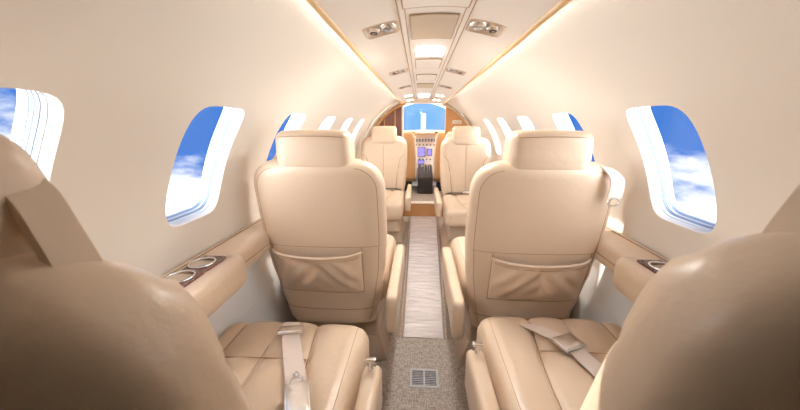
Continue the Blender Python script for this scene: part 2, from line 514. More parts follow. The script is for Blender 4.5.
# lap belts (parts of the seats they are bolted to)
def lap_belt(seat, pts, sides, w, buckle, lever=None):
    loc = seat.location
    loc_pts = [Vector(p)-loc for p in pts]
    path = smooth_path(loc_pts, 6)
    sd = []
    for i in range(len(path)):
        k = min(len(sides)-1, int(i/6)); k2 = min(len(sides)-1, k+1); f = i/6-k
        sd.append(Vector(sides[k])*(1-f)+Vector(sides[k2])*f)
    bm = bmesh.new(); ribbon(bm, path, w, .003, sd)
    b = finish('lap_belt', bm, M['strap'], seat, angle=60, label='pale woven lap belt over the cushion')
    c, ang, h = buckle
    bm = bmesh.new(); R = Matrix.Rotation(ang, 3, 'Z')
    rbox(bm, Vector(c)-loc, h, .004, (3,3,2), rot=R)
    d = R @ Vector((0,1,0)); s = R @ Vector((1,0,0))
    cc = Vector(c)-loc
    tube(bm, [cc+s*h[0]*x-d*h[1]*1.05+Vector((0,0,.001)) for x in (-1,-.5,0,.5,1)], .0035, 6)
    finish('buckle', bm, M['chrome'], b, label='polished silver adjuster plate')
    if lever:
        c, ang = lever; cc = Vector(c)-loc; R = Matrix.Rotation(ang, 3, 'Z')
        bm = bmesh.new()
        rbox(bm, cc, (.031,.056,.010), .005, (3,4,2), rot=R)
        rbox(bm, cc+R@Vector((0,-.01,.011)), (.024,.036,.003), .0025, (3,3,2), rot=R)
        tube(bm, [cc+R@Vector((-.018,.046,.004)), cc+R@Vector((-.014,.07,.006)), cc+R@Vector((0,.078,.008)), cc+R@Vector((.014,.07,.006)), cc+R@Vector((.018,.046,.004))], .003, 8)
        lathe(bm, [(.001,-.008),(.007,-.006),(.009,0),(.007,.006),(.001,.008)], cc+R@Vector((0,.076,.012)), n=14)
        finish('buckle', bm, M['chrome'], b, label='chrome lift lever buckle')
lap_belt(s3L, [(-.478,.975,.36),(-.478,.955,.425),(-.474,.925,.452),(-.455,.87,.459),(-.41,.775,.459),(-.36,.675,.461),(-.335,.62,.462)],
         [(1,-.1,0),(1,-.1,0),(1,.05,0),(1,.2,0),(1,.3,0),(1,.3,0),(1,.3,0)], .056, ((-.456,.872,.464), -.03+.22, (.040,.017,.007)), ((-.322,.590,.476), .40))
lap_belt(s3R, [(.345,1.012,.37),(.345,.995,.43),(.36,.965,.450),(.40,.92,.457),(.446,.865,.459),(.477,.76,.459),(.53,.62,.459)],
         [(1,.0,0),(1,.0,0),(1,.2,0),(1,.45,0),(1,.40,0),(1,.32,0),(1,.3,0)], .054, ((.442,.868,.464), .42, (.040,.03,.007)))
for s in (s1L, s1R):
    bm = bmesh.new()
    for sx in (-1, 1):
        P = smooth_path([(sx*.20,.12,.44),(sx*.14,.16,.458),(sx*.06,.17,.462),(0,.17,.463)], 5)
        ribbon(bm, P, .045, .003, Vector((0,1,.05)))
    b = finish('lap_belt', bm, M['dark'], s, label='dark lap belt across the cushion')
    finish('buckle', rbox(bmesh.new(), (0,.17,.470), (.035,.026,.010), .005, (3,3,2)), M['chrome'], b, label='small chrome buckle')

# ------------------------------------------------------------------ fuselage shell
R0, ZC = .75, .70
Y0, Y1 = -1.25, 4.95
PITCH = .543; WHALF = .120
A0, A1 = math.radians(10.6), math.radians(39.4)      # window angle range
ACR = math.acos(.275/R0)                             # crease angle above horizontal
AMAX = math.acos(.20/R0)                             # wall runs on behind the ceiling panel
ALO = math.radians(-5)
def P_(a, y, s, R=R0): return Vector((s*R*cos(a), y, ZC+R*sin(a)))

def outline(n, ha, hy, e=5.0):
    """superellipse in (y, arc) with a soft slant, n points starting at a rectangle's corner direction"""
    return None

def build_wall(side, name, centers):
    bm = bmesh.new()
    RT0, RT1 = math.radians(4), math.radians(46)     # band that holds the windows
    def face(vs, mi=0):
        try: f = bm.faces.new(vs); f.material_index = mi
        except ValueError: pass
    ks = 14                                          # samples per rectangle side
    half = PITCH/2
    cells = [((centers[i-1]+c)/2 if i else c-half, (centers[i+1]+c)/2 if i < len(centers)-1 else c+half, c) for i, c in enumerate(centers)]
    ylist = []
    def rect_pts(ya, yb):
        pts = []
        for k in range(ks): pts.append((ya+(yb-ya)*k/ks, RT0))
        for k in range(ks): pts.append((yb, RT0+(RT1-RT0)*k/ks))
        for k in range(ks): pts.append((yb-(yb-ya)*k/ks, RT1))
        for k in range(ks): pts.append((ya, RT1-(RT1-RT0)*k/ks))
        return pts
    ac, ah = (A0+A1)/2, (A1-A0)/2
    holes = []
    for ya, yb, c in cells:
        rp = rect_pts(ya, yb); hole = []
        for (y, a) in rp:
            dy, da = (y-c)/half, (a-(RT0+RT1)/2)/((RT1-RT0)/2)
            e = 5.5
            k = (abs(dy)**e+abs(da)**e)**(-1/e)
            hole.append((c+WHALF*dy*k, ac+ah*da*k))
        holes.append((c, hole))
        m = 10; rings = []
        for j in range(m+1):
            t = (j/m)**1.3
            rings.append([bm.verts.new(P_(h[1]+(r[1]-h[1])*t, h[0]+(r[0]-h[0])*t, side)) for h, r in zip(hole, rp)])
        # small rounded lip at the hole
        lip = [bm.verts.new(P_(ac+(h[1]-ac)*.985, c+(h[0]-c)*.975, side, R0+.006)) for h in hole]
        n = len(rp)
        for k in range(n): face((lip[k], lip[(k+1)%n], rings[0][(k+1)%n], rings[0][k]))
        for j in range(m):
            for k in range(n): face((rings[j][k], rings[j][(k+1)%n], rings[j+1][(k+1)%n], rings[j+1][k]))
        ylist += [ya+(yb-ya)*k/ks for k in range(ks)]
    ylist.append(cells[-1][1])
    ya, yb = cells[0][0], cells[-1][1]
    def band(yl, al, mi=0):
        g = [[bm.verts.new(P_(a, y, side)) for y in yl] for a in al]
        for i in range(len(al)-1):
            for j in range(len(yl)-1): face((g[i][j], g[i][j+1], g[i+1][j+1], g[i+1][j]), mi)
    up = [RT1+(AMAX-RT1)*k/10 for k in range(11)]; lo = [ALO+(RT0-ALO)*k/3 for k in range(4)]; mid = [RT0+(RT1-RT0)*k/ks for k in range(ks+1)]
    band(ylist, up); band(ylist, lo)
    pre = [Y0+(ya-Y0)*k/3 for k in range(4)]; post = [yb+(Y1-yb)*k/16 for k in range(17)]
    for yl in (pre, post): band(yl, lo+mid[1:]+up[1:])
    # lower side panel, pale grey, and a floor-level toe
    prof = [(R0*cos(ALO)-.0, ZC+R0*sin(ALO)), (.735,.60), (.725,.45), (.715,.3), (.70,.15), (.68,.0), (.68,-.02)]
    yl = pre[:-1]+ylist+post[1:]
    g = [[bm.verts.new((side*x, y, z)) for y in yl] for x, z in prof]
    for i in range(len(prof)-1):
        for j in range(len(yl)-1): face((g[i][j], g[i][j+1], g[i+1][j+1], g[i+1][j]), 1)
    bmesh.ops.remove_doubles(bm, verts=bm.verts, dist=.0008)
    finish(name, bm, [M['wall'], M['lower']], kind='structure', angle=35)
    return holes

wn = 0
def build_window(side, c, hole):
    global wn
    wn += 1
    ac = (A0+A1)/2
    rings = [(R0+.004,.985,0),(R0+.010,.970,0),(R0+.020,.965,0),(R0+.021,.950,0),(R0+.030,.945,0),(R0+.0305,.935,1),(R0+.038,.928,1),(R0+.0385,.918,0),
             (R0+.044,.915,0),(R0+.0445,.908,1),(R0+.054,.900,1),(R0+.062,.897,0)]
    def scl(h, s):
        # constant-width inset: shrink both axes by the same distance
        ins = (1-s)*WHALF
        fy = (WHALF-ins)/WHALF; ha = (A1-A0)/2; fa = (ha-ins/R0)/ha
        return ac+(h[1]-ac)*fa, c+(h[0]-c)*fy
    bm = bmesh.new(); prev = None
    for R, s, mi in rings:
        ring = []
        for h in hole:
            a, y = scl(h, s); ring.append(bm.verts.new(P_(a, y, side, R)))
        if prev:
            n = len(ring)
            for k in range(n):
                f = bm.faces.new((prev[k], prev[(k+1)%n], ring[(k+1)%n], ring[k])); f.material_index = mi
        prev = ring
    o = finish('window_%d' % wn, bm, [M['white'], M['seal']], kind='structure', angle=30)
    for R, s in ((R0+.032,.927),):
        bm = bmesh.new()
        n = len(hole); m = 6; prev = None
        for j in range(m):
            t = 1-j/m
            ring = []
            for h in hole:
                a, y = scl(h, s); ring.append(bm.verts.new(P_(ac+(a-ac)*t, c+(y-c)*t, side, R)))
            if prev:
                for k in range(n): bm.faces.new((prev[k], prev[(k+1)%n], ring[(k+1)%n], ring[k]))
            prev = ring
        bm.faces.new(prev)
        finish('window_pane', bm, M['glass'], o, angle=180)

cl = [.890+PITCH*k+(.022 if k < 0 else 0) for k in range(-1, 5)]
cr = [.923+PITCH*k for k in range(-1, 5)]
for side, cs, nm in ((-1, cl, 'wall_left'), (1, cr, 'wall_right')):
    for c, hole in build_wall(side, nm, cs): build_window(side, c, hole)

# ceiling panel (slightly proud of the wall lining, openings for the lamp housings)
RC = R0-.016
FX = [1.075, 1.89, 2.62, 3.38, 4.0]; FXA = [-.55, .26]
def ceil_P(x, y, R=RC): return Vector((x, y, ZC+math.sqrt(R*R-x*x)))
def ceiling():
    bm = bmesh.new()
    xs = sorted(set([round(v, 4) for v in [-.272+.544*k/32 for k in range(33)] if not any(abs(abs(v)-e) < .008 for e in (.108,.212))] + [-.212,-.108,.108,.212]))
    ys = [Y0]
    for c in FXA+FX: ys += [c-.058, c+.058]
    ys.append(4.45)
    ys = sorted(set(ys)); full = []
    for a, b in zip(ys, ys[1:]):
        n = max(1, int((b-a)/.2))
        full += [a+(b-a)*k/n for k in range(n)]
    full.append(ys[-1])
    g = [[bm.verts.new(ceil_P(x, y)) for x in xs] for y in full]
    for j in range(len(full)-1):
        ym = (full[j]+full[j+1])/2
        for i in range(len(xs)-1):
            xm = abs(xs[i]+xs[i+1])/2
            if any(abs(ym-c) < .058 for c in FXA+FX) and .108 < xm < .212: continue
            bm.faces.new((g[j][i], g[j][i+1], g[j+1][i+1], g[j+1][i]))
    for e, s in ((0, -1), (-1, 1)):     # turned-up outer edge
        up = [bm.verts.new(ceil_P(xs[e]-s*.006, y, RC+.012)) for y in full]
        for j in range(len(full)-1):
            f = bm.faces.new((g[j][e], g[j+1][e], up[j+1], up[j])); f.material_index = 1
    finish('ceiling', bm, [M['ceiling'], M['orange_wood']], kind='structure', angle=35)
ceiling()
# backing above everything
bm = bmesh.new()
g = [[bm.verts.new(ceil_P(-.23+.46*i/12, y, R0+.035)) for i in range(13)] for y in (Y0, Y1)]
for i in range(12): bm.faces.new((g[0][i], g[0][i+1], g[1][i+1], g[1][i]))
finish('ceiling.001', bm, M['ceiling'], kind='structure')

# warm strips hidden in the gap along both sides of the ceiling panel
for s, nm in ((-1,'left'), (1,'right')):
    bm = bmesh.new()
    ys = [.5+2.9*k/10 for k in range(11)]
    A = [bm.verts.new(ceil_P(s*.262, y, RC+.0035)) for y in ys]; B = [bm.verts.new(ceil_P(s*.2635, y, R0-.0015)) for y in ys]
    A2 = [bm.verts.new(ceil_P(s*.258, y, RC+.0035)) for y in ys]; B2 = [bm.verts.new(ceil_P(s*.258, y, R0-.0015)) for y in ys]
    for j in range(10):
        f = bm.faces.new((A[j], A[j+1], B[j+1], B[j])); f.material_index = 0
        for q in ((A2, B2), (A, A2), (B, B2)):
            f = bm.faces.new((q[0][j], q[0][j+1], q[1][j+1], q[1][j])); f.material_index = 1
    o = finish('strip_light', bm, [M['led'], M['chrome_dull']], smooth=False)
    tag(o, 'warm light strip tucked in the long groove along the %s edge of the ceiling' % nm, 'light strip', 'light strips along the ceiling')

# centre service strip with its panels
def strip_z(x): return ZC+math.sqrt((RC-.006)**2-x*x)
bm = bmesh.new()
xs = [-.098,-.094,-.08,-.04,0,.04,.08,.094,.098]
ys = [Y0+(4.45-Y0)*k/30 for k in range(31)]
g = []
for y in ys:
    row = []
    for i, x in enumerate(xs):
        z = strip_z(x) - (0 if i in (0, 8) else .004)
        if i in (0, 8): z = ZC+math.sqrt(RC*RC-x*x)+.001
        row.append(bm.verts.new((x, y, z)))
    g.append(row)
for j in range(30):
    for i in range(8): bm.faces.new((g[j][i], g[j][i+1], g[j+1][i+1], g[j+1][i]))
finish('trim_1', bm, M['center'], kind='structure', angle=30)
bm = bmesh.new()
for s in (-1, 1):
    for x in (.1005, .080):
        z = (strip_z(x)-.0045) if x < .09 else ceil_P(x, 0).z-.0005
        tube(bm, [(s*x, Y0+.02, z), (s*x, 4.44, z)], .0016, 6)
finish('trim_2', bm, M['groove'], kind='structure')

def ceil_panel(y0, y1, hx, m, name, label, cat, frame=True, lamp=False, group=None):
    t = thing(name, label, cat, (0, (y0+y1)/2, strip_z(0)-.004), 0, group)
    hy = (y1-y0)/2
    bm = bmesh.new()
    def cv(q, n): return Vector((q.x, q.y, q.z-(q.x**2)/(2*.74)))
    rbox(bm, (0,0,-.003), (hx, hy, .003), .002, (6,2,1), cv)
    finish('diffuser' if lamp else 'cover', bm, m, t, angle=60)
    bm = bmesh.new()
    P = [(-hx,-hy),(hx,-hy),(hx,hy),(-hx,hy)]; Q = []
    for k in range(4):
        a, b = P[k], P[(k+1)%4]
        for j in range(8):
            x = a[0]+(b[0]-a[0])*j/8; y = a[1]+(b[1]-a[1])*j/8; Q.append((x*1.02, y*1.01, -.0035-x*x/1.48))
    tube(bm, Q, .0025, 6, closed=True)
    finish('frame', bm, M['groove'] if not lamp else M['center'], t)
    return t
ceil_panel(.50, .89, .082, M['center'], 'ceiling_cover', 'ivory ceiling cover cut off by the top edge of the picture', 'cover')
ceil_panel(.955, 1.195, .066, M['greige'], 'ceiling_grille', 'large square beige cloth panel in the centre of the ceiling', 'panel')
ceil_panel(1.34, 1.475, .056, M['dome'], 'dome_light', 'bright rectangular lamp lens just beyond the square beige ceiling panel', 'lamp', lamp=True, group='lamp lenses in the ceiling strip')
ceil_panel(1.56, 1.79, .060, M['center'], 'ceiling_cover', 'plain ivory cover right behind the lit lamp lens on the ceiling', 'cover')
ceil_panel(2.02, 2.25, .060, M['center'], 'ceiling_cover', 'ivory cover between the plain cover and the small tan grille', 'cover')
ceil_panel(2.45, 2.72, .060, M['greige'], 'ceiling_grille', 'small tan grille far along the ceiling strip before the front lamps', 'panel')
ceil_panel(3.30, 3.60, .056, M['dome_low'], 'dome_light', 'far lit lamp lens in the ceiling near the cockpit doorway', 'lamp', lamp=True, group='lamp lenses in the ceiling strip')

for s, nm in ((-1, 'trim_18'), (1, 'trim_19')):
    bm = bmesh.new(); prof = [(.262,.004),(.2625,-.003),(.266,-.006),(.274,-.005),(.277,.0),(.277,.010)]
    prev = None
    g = [[bm.verts.new(Vector((s*x, y, ceil_P(x, 0).z+dz))) for x, dz in prof] for y in (Y0, 4.45)]
    for i in range(len(prof)-1): bm.faces.new((g[0][i], g[0][i+1], g[1][i+1], g[1][i]))
    finish(nm, bm, M['gold'], kind='structure', angle=60)
# reading lamp housings
def ceil_fix(s, c, label):
    x0, x1 = .108, .212; xm = .16
    nz = ceil_P(xm, 0).z
    t = thing('reading_light', label, 'reading light', (s*xm, c, nz), 0, 'reading lights in the ceiling')
    bm = bmesh.new()
    def W(x, y, up): return Vector((s*(x-xm), y, ceil_P(x, 0).z-nz+up))
    # tray
    hx, hy = (x1-x0)/2, .058
    lv = [(1.0,-.0015),(.97,-.003),(.90,.004),(.80,.022)]
    prev = None
    def rr(k, up):
        out = []
        n = 40
        for i in range(n):
            a = 2*PI*i/n; ca, sa = cos(a), sin(a); e = 8 if k > .95 else 5
            q = (abs(ca)**e+abs(sa)**e)**(-1/e)
            out.append(bm.verts.new(W(xm+hx*k*ca*q, hy*k*sa*q, up)))
        return out
    for k, up in [(1.06,.0)]+lv:
        ring = rr(k, up)
        if prev:
            for i in range(40): bm.faces.new((prev[i], prev[(i+1)%40], ring[(i+1)%40], ring[i]))
        prev = ring
    bm.faces.new(prev)
    finish('housing', bm, M['leather'], t, angle=50)
    for j, (dx, dy, r) in enumerate(((-.021,-.004,.029),(.026,.006,.022))):
        bm = bmesh.new(); z = ceil_P(xm+dx, 0).z-nz+.008
        prof = [(r, 0)]+[(r*cos(PI/2*k/6), -r*.55*sin(PI/2*k/6)) for k in range(1,6)]+[(r*.15,-r*.56)]
        prof = [(r*1.15,.004),(r*1.15,-.003),(r*1.02,-.004)]+prof
        lathe(bm, prof, (s*dx, dy, z), n=22)
        lb = finish('eyeball' if j == 0 else 'air_nozzle', bm, M['chrome'], t, angle=40, label='chrome swivel lamp' if j == 0 else 'chrome air nozzle')
        bm = bmesh.new(); lathe(bm, [(r*.55,-r*.50),(r*.5,-r*.58),(r*.05,-r*.50)], (s*dx, dy, z), n=18)
        finish('lens' if j == 0 else 'nozzle_cap', bm, M['dome_low'] if c > 3 else (M['white'] if j == 0 else M['dark']), lb)  # far nozzle caps are given the lamp glow too, though no lamps
nm = ['nearest', 'second', 'third', 'fourth', 'farthest']
for i, c in enumerate(FX):
    for s, side in ((-1,'left'), (1,'right')):
        ceil_fix(s, c, 'chrome reading light in a recessed housing, %s along the %s side of the ceiling' % (nm[i], side))
for c in FXA:
    for s in (-1, 1): ceil_fix(s, c, 'chrome reading light in the ceiling behind the nearest seats')

# ------------------------------------------------------------------ floor
bm = bmesh.new()
for (x0,x1,y0,y1,z) in ((-.70,.70,Y0,3.76,0),):
    v = [bm.verts.new(p) for p in ((x0,y0,z),(x1,y0,z),(x1,y1,z),(x0,y1,z))]; bm.faces.new(v)
finish('floor', bm, M['carpet'], kind='structure', smooth=False)
box('trim_3', (0, 1.14+.145-.03, .004), (.205,.19,.005), .003, M['carpet'], kind='structure')      # carpet tab with the vent
box('trim_4', (0, .965, .004), (.21,.102,.006), .004, M['carpet'], kind='structure')
# aisle runner, a little wider towards the front, between two rails
ys = [1.452+(3.76-1.452)*k/40 for k in range(41)]
def rx(y, s): t = (y-1.452)/(3.76-1.452); return (-.105-.02*t) if s < 0 else (.108+.075*t)
bm = bmesh.new(); g = []
for y in ys:
    row = []
    for i in range(13):
        u = i/12; x = rx(y,-1)+(rx(y,1)-rx(y,-1))*u
        row.append(bm.verts.new((x, y, .006+.0012*sin(y*9+u*2)+.0009*sin(y*23-u*5))))
    g.append(row)
for j in range(40):
    for i in range(12): bm.faces.new((g[j][i], g[j][i+1], g[j+1][i+1], g[j+1][i]))
for line in (g[0], g[-1], [r[0] for r in g], [r[-1] for r in g]):
    low = [bm.verts.new((v.co.x, v.co.y, .0005)) for v in line]
    for a in range(len(line)-1): bm.faces.new((line[a], line[a+1], low[a+1], low[a]))
tag(finish('floor_runner', bm, M['runner'], angle=60), 'shiny plastic-covered pale runner down the aisle between the seats', 'runner')
for s, nm_ in ((-1,'left'),(1,'right')):
    bm = bmesh.new()
    for off, r in ((.008,.0045),(.028,.004)):
        P = [(rx(y,s)+s*off, y, .003) for y in ys]
        tube(bm, P, r, 6)
    finish('trim_%d' % (5 if s < 0 else 6), bm, M['brass'], kind='structure')
# floor vent
t = thing('floor_vent', 'small white framed floor vent with dark slots in the aisle carpet', 'vent', (.002,1.172,.009))
bm = bmesh.new()
for c, h in (((0,-.048,0),(.064,.006,.003)),((0,.048,0),(.064,.006,.003)),((-.060,0,0),(.005,.05,.003)),((.060,0,0),(.005,.05,.003)),((0,0,0),(.003,.046,.0028))):
    rbox(bm, c, h, .0015, (2,2,1))
finish('vent_frame', bm, M['white'], t, label='white frame')
finish('vent_tray', rbox(bmesh.new(), (0,0,-.002), (.058,.045,.001), .0005, (1,1,1)), M['dark'], t)
bm = bmesh.new()
for k in range(9):
    for s in (-1,1): rbox(bm, (s*.030, -.040+.010*k, .0005), (.025,.0016,.0018), .001, (1,1,1), rot=None)
finish('slats', bm, M['seal'], t)

# step up to the entry area, honey wood riser with white nosing
box('trim_7', (0,3.80,.075), (.69,.04,.09), .004, M['orange_wood'], kind='structure')
box('trim_8', (0,3.80,.172), (.69,.046,.008), .006, M['capwhite'], kind='structure')
box('floor.001', (0,4.6,.150), (.685,.82,.02), .004, M['carpet'], kind='structure')

# ------------------------------------------------------------------ side ledges with cup holders
def ledge(side, y_end, nm_):
    s = side
    t = thing('side_ledge', 'long beige leather ledge below the windows on the %s wall' % nm_, 'ledge', (s*.69,1.6,.66), 0, 'ledges under the windows')
    bm = bmesh.new()
    def ld(q, n): return Vector((q.x, q.y, q.z + .012*(q.x*s)/.05))
    rbox(bm, (s*.005,0,.015), (.052,2.2,.042), .018, (4,30,3), ld)
    finish('ledge_pad', bm, M['leather'], t, angle=180)
    bm = bmesh.new()
    tube(bm, [(-s*.0475, -2.15+4.3*k/40, -.002) for k in range(41)], .0018, 5)
    tube(bm, [(s*.032, -2.15+4.3*k/40, .0655) for k in range(41)], .0018, 5)
    finish('ledge_seam', bm, M['stitch'], t)
    # cup holder console
    y0 = y_end-.50
    c = thing('cup_holder', 'dark glossy wood cup holder with chrome rings on a beige bolster at the %s wall' % nm_, 'cup holder', (s*.69, (y0+y_end)/2, .66), 0, 'cup holders at the side walls')
    hy = .25
    def cd(q, n):
        k = max(0, abs(q.y)/hy-.72)/.28
        x = q.x
        lim = .055*(1-k*k*.75)
        if x*-s > 0: x = x*(1-.45*k*k)
        return Vector((x, q.y, q.z*(1-.25*k*k)))
    finish('bolster', rbox(bmesh.new(), (-s*.015,0,-.002), (.072,hy,.058), .034, (6,24,4), cd), M['leather'], c, angle=180)
    bm = bmesh.new()
    tube(bm, [(-s*(.015+.068*(1-.45*(max(0,abs(v)/hy-.72)/.28)**2)), v, -.030) for v in [-hy*.9+1.8*hy*k/24 for k in range(25)]], .0020, 5)
    finish('bolster_seam', bm, M['stitch'], c)
    wy = hy-.125-.01
    # wood top with two wells
    bm = bmesh.new(); n = 28; cx, ry = -s*.004, .032
    cells = [(.055,), (-.035,)]
    z = .062
    def wood_cell(cy, ya, yb):
        xa, xb = cx-.043, cx+.043
        outer = []; inner = []; lowr = []
        for k in range(n):
            a = 2*PI*k/n; ca, sa = cos(a), sin(a)
            q = 1/max(abs(ca)/.043, abs(sa)/((yb-ya)/2))
            ym = (ya+yb)/2
            outer.append(bm.verts.new((cx+ca*q, ym+sa*q, z))); inner.append(bm.verts.new((cx+.034*ca, cy+.036*sa, z)))
            lowr.append(bm.verts.new((cx+ca*q*1.02, ym+sa*q*1.02, z-.02)))
        for k in range(n):
            k2 = (k+1)%n
            bm.faces.new((outer[k], outer[k2], inner[k2], inner[k])); bm.faces.new((outer[k], outer[k2], lowr[k2], lowr[k]))
    ctr = hy-.125
    ye = y_end  # forward end
    c1, c2 = ctr-.005, ctr-.095
    wood_cell(c1, c1-.045, c1+.055); wood_cell(c2, c2-.055, c2+.045)
    finish('wood_top', bm, M['burl'], c, angle=40, label='glossy dark burl wood plate')
    for cy in (c1, c2):
        bm = bmesh.new()
        tube(bm, [(cx+.034*cos(a), cy+.036*sin(a), z+.002) for a in [2*PI*k/32 for k in range(32)]], .0035, 8, closed=True)
        rg = finish('cup_ring', bm, M['chrome'], c, label='chrome ring')
        bm = bmesh.new()
        a1 = [[bm.verts.new((cx+.033*r*cos(2*PI*k/28), cy+.035*r*sin(2*PI*k/28), zz)) for k in range(28)] for r, zz in ((1,z),(.93,z-.003),(.88,.045-.003),(.3,.044-.003))]
        for i in range(3):
            for k in range(28): bm.faces.new((a1[i][k], a1[i][(k+1)%28], a1[i+1][(k+1)%28], a1[i+1][k]))
        bm.faces.new(a1[-1])
        finish('cup_well', bm, M['brass'], rg, label='brushed metal cup well')
ledge(-1, .955, 'left'); ledge(1, 1.01, 'right')

# slim seam lines on the lower panels
for s, n_ in ((-1, 9), (1, 10)):
    bm = bmesh.new()
    tube(bm, [(s*.7235, -1.1, .40), (s*.7235, 3.7, .40)], .0025, 5)
    finish('trim_%d' % n_, bm, M['capwhite'], kind='structure')

# ------------------------------------------------------------------ forward partitions and cockpit
def partition(s, name, xi, m, y, zt):
    """arched panel between the doorway edge xi and the wall"""
    bm = bmesh.new(); n = 20; F = []; B = []
    Rp = R0-.004
    top_x = xi; pts = [(xi, .16)]
    pts.append((xi, min(zt, ZC+math.sqrt(Rp*Rp-xi*xi))))
    a0 = math.asin(min(.999, (pts[1][1]-ZC)/Rp)) if pts[1][1] > ZC else 0
    xa = math.sqrt(Rp*Rp-(pts[1][1]-ZC)**2)
    if xa > abs(xi)+.001: pts.append((s*xa, pts[1][1]))
    for k in range(1, n+1):
        a = a0*(1-k/n); pts.append((s*Rp*cos(a), ZC+Rp*sin(a)))
    pts += [(s*.70,.35),(s*.675,.16)]
    f = [bm.verts.new((x, y, z)) for x, z in pts]; b = [bm.verts.new((x, y+.03, z)) for x, z in pts]
    bm.faces.new(f); bm.faces.new(b[::-1])
    for k in range(len(pts)): bm.faces.new((f[k], f[(k+1)%len(pts)], b[(k+1)%len(pts)], b[k]))
    return finish(name, bm, m, kind='structure', smooth=False)
YP = 4.18
partition(-1, 'wall_front_left', -.262, M['cherry'], YP, 1.40)
partition(1, 'wall_front_right', .300, M['orange_wood'], YP, 1.40)
# arch trims and door edges
def arch(name, y, R, r, a0, a1, m):
    bm = bmesh.new()
    tube(bm, [(R*cos(a0+(a1-a0)*k/40), y, ZC+R*sin(a0+(a1-a0)*k/40)) for k in range(41)], r, 8)
    return finish(name, bm, m, kind='structure')
arch('trim_11', YP-.02, R0-.028, .022, math.radians(108), math.radians(182), M['orange_wood'])
arch('trim_12', YP-.02, R0-.028, .022, math.radians(-2), math.radians(70), M['leather'])
arch('trim_13', 3.75, R0-.008, .014, math.radians(112), math.radians(180), M['ceiling'])
box('trim_14', (-.262, YP+.01, .78), (.012,.03,.62), .006, M['capwhite'], kind='structure')
box('trim_15', (.300, YP+.01, .78), (.010,.03,.62), .006, M['orange_wood'], kind='structure')
box('trim_16', (.02, YP+.01, 1.405), (.30,.035,.022), .01, M['capwhite'], kind='structure')
# partition stile lines on the dark wood and placard on the honey wood
bm = bmesh.new()
for x in (-.36,-.50): rbox(bm, (x, YP-.003, .95), (.006,.004,.42), .003, (1,1,6))
finish('trim_17', bm, M['orange_wood'], kind='structure')
t = thing('placard', 'small blank-looking white placard on the honey wood partition right of the doorway', 'sign', (.44, YP-.004, 1.155))
finish('plate', rbox(bmesh.new(), (0,0,0), (.058,.003,.02), .002, (2,1,1)), M['capwhite'], t)
bm = bmesh.new()
for k, z in enumerate((.006,-.006)): rbox(bm, (0,-.0035,z), (.045,.0006,.0022), .0004, (1,1,1))
finish('print_lines', bm, M['groove'], t)

for sx, nm_ in ((-1,'left'),(1,'right')):  # added fill lamps, out of view, to brighten the shaded instrument panel
    bm = bmesh.new()
    lathe(bm, [(.001,-.020),(.045,-.018),(.055,-.008),(.058,.0),(.058,.006)], (0,0,0), n=28)
    cl_ = finish('dome_light', bm, M['dome'], smooth=True); cl_.location = (sx*.48,4.52,1.243); cl_.rotation_euler = (0, sx*.70, 0)
    tag(cl_, 'added unseen fill lamp in the cockpit roof above the %s pilot seat' % nm_, 'lamp')
# front bulkhead, cabin shell already reaches Y1
YW = 4.96
bm = bmesh.new()
rbox(bm, (0, YW+.02, .57), (.70,.02,.46), .004, (2,2,2))
finish('wall_front', bm, M['panelgrey'], kind='structure', smooth=False)
# windscreen frame following the fuselage arch
bm = bmesh.new(); n = 30; Ri = R0-.006
outer = [bm.verts.new(((R0+.02)*cos(PI*k/n), YW+.02, ZC+(R0+.02)*sin(PI*k/n))) for k in range(n+1)]
def wsz(x): return None
inner = []
for k in range(n+1):
    a = PI*k/n; x, z = Ri*cos(a), ZC+Ri*sin(a)
    x = max(-.60, min(.60, x)); z = max(1.02, z); inner.append(bm.verts.new((x, YW+.02, z)))
inb = [bm.verts.new(v.co+Vector((0,.04,0))) for v in inner]
for k in range(n):
    bm.faces.new((outer[k], outer[k+1], inner[k+1], inner[k])); bm.faces.new((inner[k], inner[k+1], inb[k+1], inb[k]))
bm.faces.new((inner[0], inner[n], inb[n], inb[0]))
finish('window_17', bm, M['capwhite'], kind='structure', smooth=False)
ws = bpy.data.objects['window_17']
bm = bmesh.new()
v = [bm.verts.new((x, YW+.04, z)) for x, z in ((-.6,1.02),(.6,1.02),(.6,1.11),(.42,1.29),(.2,1.395),(0,1.42),(-.2,1.395),(-.42,1.29),(-.6,1.11))]
bm.faces.new(v); finish('window_pane', bm, M['glass'], ws, smooth=False)

# glareshield, instrument panel
t = thing('instrument_panel', 'pale grey cockpit instrument panel with screens under the windscreen', 'instrument panel', (0,4.86,.20))
bm = bmesh.new()
def gd(q, n): return Vector((q.x, q.y, q.z-.04*(q.x/.6)**2))
rbox(bm, (.04,-.06,.815), (.60,.10,.028), .02, (16,3,2), gd)
g_ = finish('glareshield', bm, M['leather'], t, angle=180, label='cream padded glareshield')
for x in (-.19,.26):
    finish('glareshield_vent', rbox(bmesh.new(), (x,-.164,.812), (.075,.006,.012), .005, (3,1,1)), M['dark'], g_)
finish('panel_face', rbox(bmesh.new(), (0,.02,.53), (.60,.03,.27), .01, (2,1,2)), M['panelgrey'], t, smooth=False)
for (x, z, w, h) in ((-.005,.515,.055,.07),(.115,.51,.035,.05),(-.22,.51,.05,.06),(.33,.51,.05,.06),(-.01,.36,.05,.03)):
    s_ = finish('display', rbox(bmesh.new(), (x,-.014,z), (w,.006,h), .004, (1,1,1)), M['screen'], t, smooth=False, label='violet lit display')
    finish('display_bezel', tube(bmesh.new(), [(x+w*a,-.021,z+h*b) for a, b in ((-1,-1),(1,-1),(1,1),(-1,1))], .006, 6, closed=True), M['dark'], s_)
bm = bmesh.new()
for k in range(14): rbox(bm, (-.26+.045*k, -.016, .69), (.015,.006,.022), .003, (1,1,1))
finish('switch_row', bm, M['seal'], t)
bm = bmesh.new()
